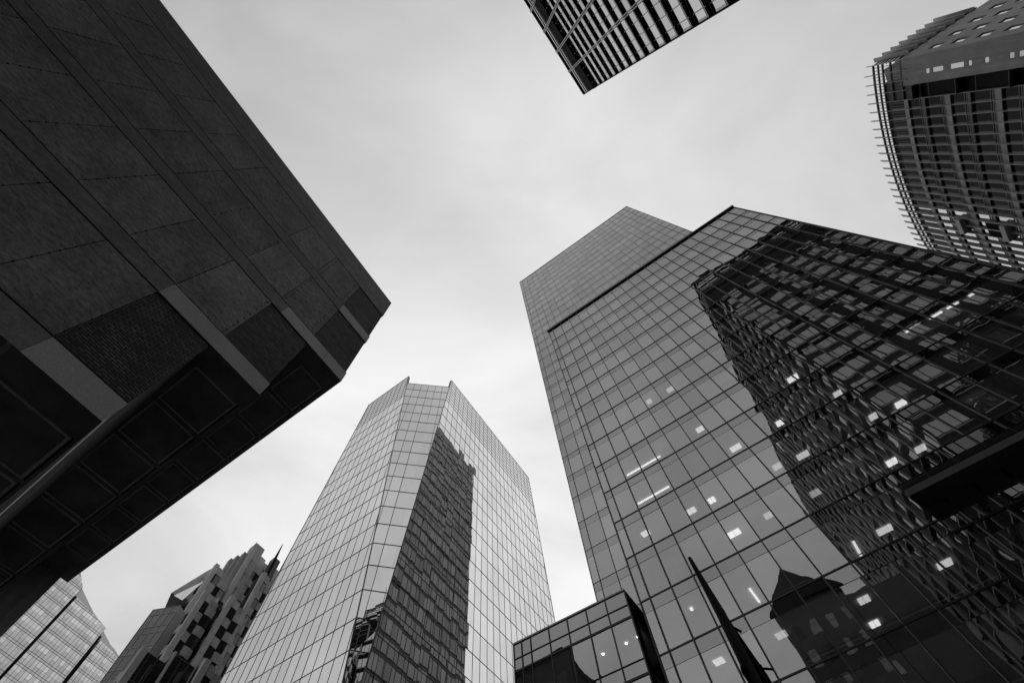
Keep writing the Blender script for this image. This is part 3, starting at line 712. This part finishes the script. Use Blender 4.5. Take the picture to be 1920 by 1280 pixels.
# stone corner pier with a strip of small windows and a slot of slabs
band('corner_pier', MAT['stone'], 0, ZS, -.5, 0.0, 0, 2)
m = MB(); b = bays[2]; m.box(b, -.1, 1.0, 0, ZS, -.5, -.03); m.build('corner_pier', MAT['stone'], D)
zz_ = ZS - 2.5; k = 0
while zz_ > 30:
    h = (1.9, .5, .4, 1.6, .5)[k % 5]
    part('window_strip', D, MAT['d_glass' if k % 2 else 'mull_pale'], bays[1], [(.55, 1.2, zz_ - h, zz_, -.05, .03 if k % 2 == 0 else .02)]); zz_ -= h + .12 + (.5 if k % 5 == 4 else 0); k += 1
for k in range(14):
    zc = ZS - 2.2 - 2 * DP * k
    if zc < 30: break
    m = MB(); m.box(bays[3], -.55, 1.5, zc - .35, zc, -3.0, .5); m.build('slot_slab', MAT['black_metal'], D)
    part('slot_edge', D, MAT['mull_grey'], bays[3], [(-.55, 1.5, zc - .05, zc + .04, .5, .56), (-.55, 1.5, zc - 2.6, zc - 2.5, .1, .16)])
part('slot_wall', D, MAT['black_metal'], bays[3], [(-.6, 1.6, 0, ZS - 1.5, -3.2, -3.0)])
# stone end wall with punched windows
FD = Fr(P0[:2], az(-27.5), az(-117.5))
Ld = 26
wz = [ZS - 4.0 - DP * r for r in range(15)]; wx = [1.5 + 3.0 * c for c in range(8)]
m = MB()
zcur = 0
cuts = sorted([(z - 1.0, z + .9) for z in wz if z > 6])
for (a, b) in cuts: m.box(FD, .003, Ld, zcur, a, -.5, 0); zcur = b
m.box(FD, .003, Ld, zcur, ZS, -.5, 0)
for (a, b) in cuts:
    x = .003
    for c in wx: m.box(FD, x, c, a, b, -.5, 0); x = c + 1.2
    m.box(FD, x, Ld, a, b, -.5, 0)
m.build('end_wall', MAT['stone'], D)
for (a, b) in cuts[::-1]:
    for c in wx: part('window', D, MAT['c_glass'], FD, [(c, c + 1.2, a, b, -.48, -.14)])
for k in range(1, 9): part('fin', D, MAT['fin'], FD, [(1.48 * k - .05, 1.48 * k + .05, ZS + .1, 89.6, -.2, .55)])
m = MB()
for z in (ZR - .25, ZR - 1.2, ZR - 2.1, ZR - 3.0, ZR - 3.9, ZR - 4.8): m.box(FD, 0, 13, z, z + .14, -.2, 0)
m.build('screen_rail', MAT['mull_grey'], D)
part('penthouse_wall', D, MAT['stone'], FD, [(.8, 30, ZS, ZR - 1.0, -12, -1.4)])
m = MB(); loop = [pts[i] - bays[min(i, NB - 1)].n * .7 for i in range(NB + 1)] + [pts[NB] + Vector((30, -25, 0)), FD.P(Ld, 0, -.6)] + [FD.P(1.2, 0, -.6)]
m.prism([q + Vector((0, 0, 0)) for q in loop], [q + Vector((0, 0, ZS - .1)) for q in loop]); m.build('body', MAT['core'], D)

# ------------------------------------------------------------------ F  bay-windowed stone tower, bottom left
def pol(b, r): return Vector((math.sin(R(b)) * r, math.cos(R(b)) * r, 0))
def zel(r, e): return 1.6 + r * math.tan(R(e))
F = thing('stone_bay_tower', 'stepped stone and glass tower with bay windows and a thin roof spire, bottom left', 'building', pol(-41, 122))
dl, dr = az(145), az(65)
def blk(bear, r, elev, wl, wr, pierw=.8, left='bays', rightf='bays', z1=None):
    k = pol(bear, r); z = z1 or zel(r, elev)
    far = k + dl * wl + dr * wr
    loop = [k, k + dr * wr, far, k + dl * wl]
    m = MB(); ins = [(k + (dl + dr) * .3), k + dr * (wr - .3) + dl * .3, far - (dl + dr) * .3, k + dl * (wl - .3) + dr * .3]
    m.prism(ins, [q + Vector((0, 0, z - .4)) for q in ins]); m.build('wall', MAT['stone_mid'], F)
    fl_ = Fr(k[:2], dl, -dr); frr = Fr(k[:2], dr, -dl)
    for fr, wd, st in ((fl_, wl, left), (frr, wr, rightf)):
        face(fr, wd, z, st)
    m = MB(); m.prism([k - (dl + dr) * .25, k + dr * pierw - dl * .25, k + (dl + dr) * pierw, k + dl * pierw - dr * .25], [q + Vector((0, 0, z + .3)) for q in (k - (dl + dr) * .25, k + dr * pierw - dl * .25, k + (dl + dr) * pierw, k + dl * pierw - dr * .25)])
    m.build('pier', MAT['stone_pale'], F)
    return k, z
bay_items = []
def face(fr, wd, z, st):
    fh = 3.9
    if st == 'grid':
        m = MB(); items = []
        sl = [0] + rng(1.5, 1.5, .5, wd - .4) + [wd]; zs = [0]; zc = z
        while zc > 3: zs += [zc]; zs += [zc - .9 * 1.0 - .4]; zc -= fh * 1.0
        zs = sorted(set(zs))
        items = curtain(fr, [(0, 0), (wd, 0), (wd, z), (0, z)], sl, zs, tilt=.002)
        for q, kk in items: m.poly(q, 0)
        m.build('glazing', MAT['f_glass_grey'], F)
        m = MB()
        for s in sl: m.box(fr, s - .05, s + .05, 0, z, -.02, .08)
        for q in zs: m.box(fr, 0, wd, q - .05, q + .05, -.02, .07)
        m.build('glazing_bar', MAT['mull_pale'], F); return
    if st == 'dark':
        m = MB(); m.box(fr, 0, wd, 0, z, -.1, 0); m.build('glazing', MAT['f_glass'], F)
        m = MB()
        for s in rng(1.4, 1.4, .5, wd): m.box(fr, s - .04, s + .04, 0, z, -.02, .06)
        for q in rng(z, fh, 2, z): m.box(fr, 0, wd, q - .05, q + .05, -.02, .05)
        m.build('glazing_bar', MAT['mull_grey'], F); return
    # alternating stone panels and bay windows, every other bay pushed out
    nb = max(1, int(round(wd / 2.6))); w1 = wd / nb
    gl = MB(); sn = MB(); zc = z; row = 0
    while zc > 1:
        for j in range(nb):
            a0, a1 = j * w1, (j + 1) * w1; ww = w1 / 2
            up = (zc - (fh / 2 if j % 2 else 0)); o = .0
            hp = fh * .42
            # shallow splayed bay in two facets
            mid = .17
            for (z0, z1_, mbx, oo) in ((up - hp, up, sn, .0), (up - fh, up - hp, gl, -.12)):
                z0 = max(z0, 0); z1_ = min(z1_, z)
                if z1_ - z0 < .2: continue
                mbx = MB(); bay_items.append((mbx, oo < 0, fr.P((a0 + a1) / 2, (z0 + z1_) / 2)))
                mbx.prism([fr.P(a0 + .05, z0, oo), fr.P((a0 + a1) / 2, z0, oo + mid), fr.P(a1 - .05, z0, oo), fr.P(a1 - .05, z0, -.3), fr.P(a0 + .05, z0, -.3)][::-1],
                          [fr.P(a0 + .05, z1_, oo), fr.P((a0 + a1) / 2, z1_, oo + mid), fr.P(a1 - .05, z1_, oo), fr.P(a1 - .05, z1_, -.3), fr.P(a0 + .05, z1_, -.3)][::-1])
        zc -= fh; row += 1
blk(-40.15, 112, 38.55, 5.5, 13)
blk(-39.35, 116, 38.6, 3, 9, pierw=.6, left='dark', rightf='bays')
blk(-42.9, 108, 36.45, 7.5, 5.0, rightf='bays')
blk(-41.2, 116, 36.2, 3, 4, left='dark', rightf='dark', pierw=.1)
blk(-42.3, 100, 34.3, 4.0, 4.2)
blk(-40.6, 103, 34.0, 3, 3.2, left='dark', rightf='dark', pierw=.1)
blk(-39.45, 101, 34.55, 3.6, 5.0)
blk(-37.5, 103, 37.2, 4.0, 4.0, left='dark')
blk(-44.35, 88, 28.95, 4.2, 4.2, rightf='dark')
blk(-41.5, 87, 29.3, 2.6, 4.0, left='dark', rightf='dark', pierw=.12)
blk(-38.5, 86, 29.5, 3.0, 4.6, left='dark')
# glass wing at its left with a sloping roof light behind
kg = pol(-43.7, 104)
FG = Fr(kg[:2], az(178), az(-92))
face(FG, 8.0 if False else 5.6, zel(104, 32.6), 'grid')
m = MB(); zg = zel(104, 32.6); c = [FG.P(.02, 0, -.2), FG.P(5.58, 0, -.2), FG.P(5.58, 0, -8), FG.P(.02, 0, -8)]; m.prism(c, [q + Vector((0, 0, zg)) for q in c]); m.build('wall', MAT['stone_mid'], F)
m = MB()
q0, q1, q2, q3 = pol(-45.3, 112) + Vector((0, 0, zel(112, 33.2))), pol(-43.0, 112) + Vector((0, 0, zel(112, 33.2))), pol(-43.0, 114) + Vector((0, 0, zel(114, 36.2))), pol(-43.4, 114) + Vector((0, 0, zel(114, 35.8)))
dd = Vector((-2, 3, -1))
m.prism([q0, q1, q2, q3], [q0 + dd, q1 + dd, q2 + dd, q3 + dd]); m.build('roof', MAT['stone_mid'], F)
m = MB(); e1, e2 = (q1 - q0), (q3 - q0)
a = q0 + Vector((.3, -.3, .1)); b_ = pol(-43.9, 110.5) + Vector((0, 0, zel(110.5, 33.0))); c_ = pol(-43.05, 110.5) + Vector((0, 0, zel(110.5, 35.0))); a_ = pol(-44.9, 110.5) + Vector((0, 0, zel(110.5, 33.1)))
m.poly([a_, b_, c_]); m.build('roof_light', MAT['c_glass'], F)
for win in (True, False):
    it = [q for q in bay_items if q[1] == win]
    it.sort(key=lambda q: (0 if px(q[2]) and px(q[2])[1] < .69 and px(q[2])[0] > 0 else 1, (q[2] - EYE).length))
    for q in it[:100]: q[0].build('bay_window' if win else 'bay_panel', MAT['f_glass' if win else 'stone_mid'], F)
    mm = MB()
    for q in it[100:]:
        k0 = len(mm.v); mm.v += q[0].v; mm.f += [[i + k0 for i in f] for f in q[0].f]; mm.mi += q[0].mi
    o = mm.build('bay_window' if win else 'bay_panel', MAT['f_glass' if win else 'stone_mid'], F)
    if o: o['kind'] = 'stuff'
# stepped crown and spire
for i, (b, r, e, w_) in enumerate(((-40.6, 114, 38.1, 1.6), (-41.1, 115, 37.6, 1.8), (-41.6, 116, 37.2, 1.6), (-39.7, 114, 38.95, 3.0), (-36.95, 112, 38.5, 2.0))):
    k = pol(b, r); c = [k - (dl + dr) * w_ / 2, k + (dr - dl) * w_ / 2, k + (dl + dr) * w_ / 2, k + (dl - dr) * w_ / 2]
    m = MB(); m.prism([q + Vector((0, 0, 60)) for q in c], [q + Vector((0, 0, zel(r, e))) for q in c]); m.build('crown_block', MAT['stone_mid' if i < 4 else 'mull_dark'], F)
m = MB(); k = pol(-37.1, 111); m.tube([k + Vector((0, 0, 80)), k + Vector((0, 0, zel(111, 38.4))), k + Vector((0, 0, zel(111, 40.1)))], [.45, .4, .1], 8); m.build('spire', MAT['black_metal'], F)

# ------------------------------------------------------------------ G  pale striped tower, far bottom left
G = thing('striped_pale_tower', 'pale banded glass tower with a curved crown, far bottom left corner', 'building', pol(-52, 200))
FG2 = plane(71, 183.6, 1)
if FG2.p.x > 0: FG2 = plane(71, 183.6, -1)
secs = [(38, 61.4, 122.5, [(38, 125), (57.6, 121), (61.4, 118.3)]), (62.2, 76.6, 115, [(62.2, 115.2), (70, 114.4), (76.6, 113.4)]), (77.8, 96, 110, [(77.8, 109.9), (84, 109.4), (96, 107.6)])]
gi = []
for a, b, h, prof in secs:
    poly = [(a, 20), (b, 20)] + prof[::-1]
    mg = MB(); mb_ = MB()
    z = 20.0; r_ = 0
    zs = [20.0]
    while z < 125: zs += [z + 1.35, z + 2.0]; z += 3.3; zs += [z]
    sl = rng(a, 1.25, a, b) + [b]
    its = curtain(FG2, poly, sl, zs, tilt=.002, mi=lambda s, z_, i, j: 1 if j % 3 else 0)
    for q, kk in its: mg.poly(q, kk)
    o = mg.build('glazing', [MAT['g_glass'], MAT['g_glass2']], G)
    for s in sl: vbar(mb_, FG2, poly, s, .08, -.05, .04)
    for k, zz in enumerate(zs):
        if k % 3: hbar(mb_, FG2, poly, zz, .08, -.05, .04)
    mb_.build('glazing_bar', MAT['mull_grey'], G)
    m = MB(); m.prism([FG2.P(p[0], p[1], -.2) for p in poly], [FG2.P(p[0], p[1], -22) for p in poly]); m.build('wall', MAT['core'], G)
part('slot', G, MAT['black_metal'], FG2, [(61.4, 62.2, 0, 115, -3, .25)])
part('slot', G, MAT['black_metal'], FG2, [(76.6, 77.3, 0, 110.8, -3, .2)])
for prof in ([(56, 112), (76.6, 112), (76.6, 113.5), (69.9, 115), (65.2, 116.8), (61.6, 118.2), (57, 119)], [(76, 107), (95, 106), (92, 108.2), (84, 110.6), (81.8, 110.9), (77.7, 112.3), (76, 113)]):
    m = MB(); m.prism([FG2.P(a, b, -.5) for a, b in prof], [FG2.P(a, b, -3.5) for a, b in prof]); m.build('crown', MAT['crown'], G)

# ------------------------------------------------------------------ masonry tower across the street (seen mirrored in the grey tower)
Mz = thing('gabled_masonry_tower', 'gabled masonry tower mirrored as a dark shape in the grey tower, bottom right', 'building', (-22, -58, 0))
mt = Fr((-16, -50), az(-29 + 180), az(61))
m = MB(); m.box(mt, 0, 16, 0, 70, -16, 0); m.box(mt, -15, -.2, 0, 69, -16, -.5); m.box(mt, -22, -15.2, 0, 60, -16, -.5); m.build('wall', MAT['mason'], Mz)
m = MB(); m.prism([mt.P(-.5, 70, .4), mt.P(16.5, 70, .4), mt.P(8, 79, .4)], [mt.P(-.5, 70, -16.4), mt.P(16.5, 70, -16.4), mt.P(8, 79, -16.4)]); m.build('roof', MAT['core'], Mz)
for r_ in range(12):
    for c in range(4): part('window', Mz, MAT['d_glass'] if (r_ * 3 + c) % 4 else MAT['f_glass'], mt, [(1.5 + 3.7 * c, 3.2 + 3.7 * c, 8 + 5 * r_, 10.6 + 5 * r_, -.1, .02)])

# ------------------------------------------------------------------ street pole with a dark banner
pb = pol(21.0, 6.0)
Lp = thing('banner_pole', 'dark weathered pole with a hanging banner and iron ring in front of the glass tower', 'pole', (pb.x, pb.y, 0.14))
m = MB(); m.tube([Vector((pb.x, pb.y, .14)), Vector((pb.x, pb.y, 3.5)), Vector((pb.x + .01, pb.y, 5.4)), pol(20.7, 6.0) + Vector((0, 0, 6.28))], [.115, .085, .06, .025], 14); m.build('pole', MAT['wood'], Lp)
m = MB()
xs = pb + Vector((.03, 0, 0)); bd = Vector((.93, .36, 0)).normalized(); bn = Vector((-bd.y, bd.x, 0))
prof = [(5.35, .02, .03), (5.0, .02, .10), (4.7, .02, .18), (4.4, .03, .20), (4.0, .03, .26), (3.65, .03, .31), (3.3, .03, .28), (2.6, .03, .25)]
for (za, a0, a1), (zb, b0, b1) in zip(prof, prof[1:]):
    n_ = 6
    for j in range(n_):
        f = lambda a, b, k: a + (b - a) * k / n_
        wv = lambda k, z: bn * (.02 * math.sin(k * 1.9 + z * 2.3))
        p = [xs + bd * f(a0, a1, j) + wv(j, za), xs + bd * f(a0, a1, j + 1) + wv(j + 1, za), xs + bd * f(b0, b1, j + 1) + wv(j + 1, zb), xs + bd * f(b0, b1, j) + wv(j, zb)]
        zz = (za, za, zb, zb); p = [q + Vector((0, 0, z_)) for q, z_ in zip(p, zz)]
        m.hexa([p[0] - bn * .004, p[1] - bn * .004, p[2] - bn * .004, p[3] - bn * .004, p[0] + bn * .004, p[1] + bn * .004, p[2] + bn * .004, p[3] + bn * .004])
m.build('banner', MAT['cloth'], Lp, smooth=False)
m = MB(); c = xs + bd * .21 + Vector((0, 0, 4.78)); m.tube([c + bd * (.085 * math.cos(2 * math.pi * k / 20)) + (Vector((0, 0, .5)) + bn * .9).normalized() * .05 * math.sin(2 * math.pi * k / 20) for k in range(21)], .008, 6)
m.build('ring', MAT['black_metal'], Lp)
m = MB(); c = pb + Vector((-.05, -.03, 4.72)); m.tube([c + Vector((0, 0, -.09)), c, c + Vector((0, 0, .06))], [.03, .045, .03], 8); m.build('clamp', MAT['black_metal'], Lp); m = MB()
c = pb + Vector((.02, 0, 5.12)); m.tube([c, c + bd * .08 + Vector((0, 0, .12)), c + bd * .15 + Vector((0, 0, .08))], .018, 8); m.build('bracket', MAT['black_metal'], Lp); m = MB(); m.tube([pb + Vector((0, 0, 4.8)), xs + bd * .16 + Vector((0, 0, 4.8))], .02, 8); m.build('bracket', MAT['black_metal'], Lp)

# ------------------------------------------------------------------ office slab behind the concrete block (mirrored in the low wing)
Sb = thing('dark_office_slab', 'dark plain office slab mirrored in the low glass wing, bottom centre', 'building', (-50, 5, 0))
f1 = Fr((-31.6, 9.6), az(153), az(63)); f2 = Fr((-31.6, 9.6), az(240), az(-30))
m = MB(); m.box(f1, 0, 26, 0, 50, -26, 0); m.build('wall', MAT['mason'], Sb)
m = MB(); m.box(f1, -.3, 26.3, 50, 50.7, -26.3, .3); m.build('roof', MAT['core'], Sb)
for r_ in range(9):
    part('window_band', Sb, MAT['f_glass'], f1, [(.8, 25, 8 + 4.6 * r_, 10 + 4.6 * r_, -.05, .03)])
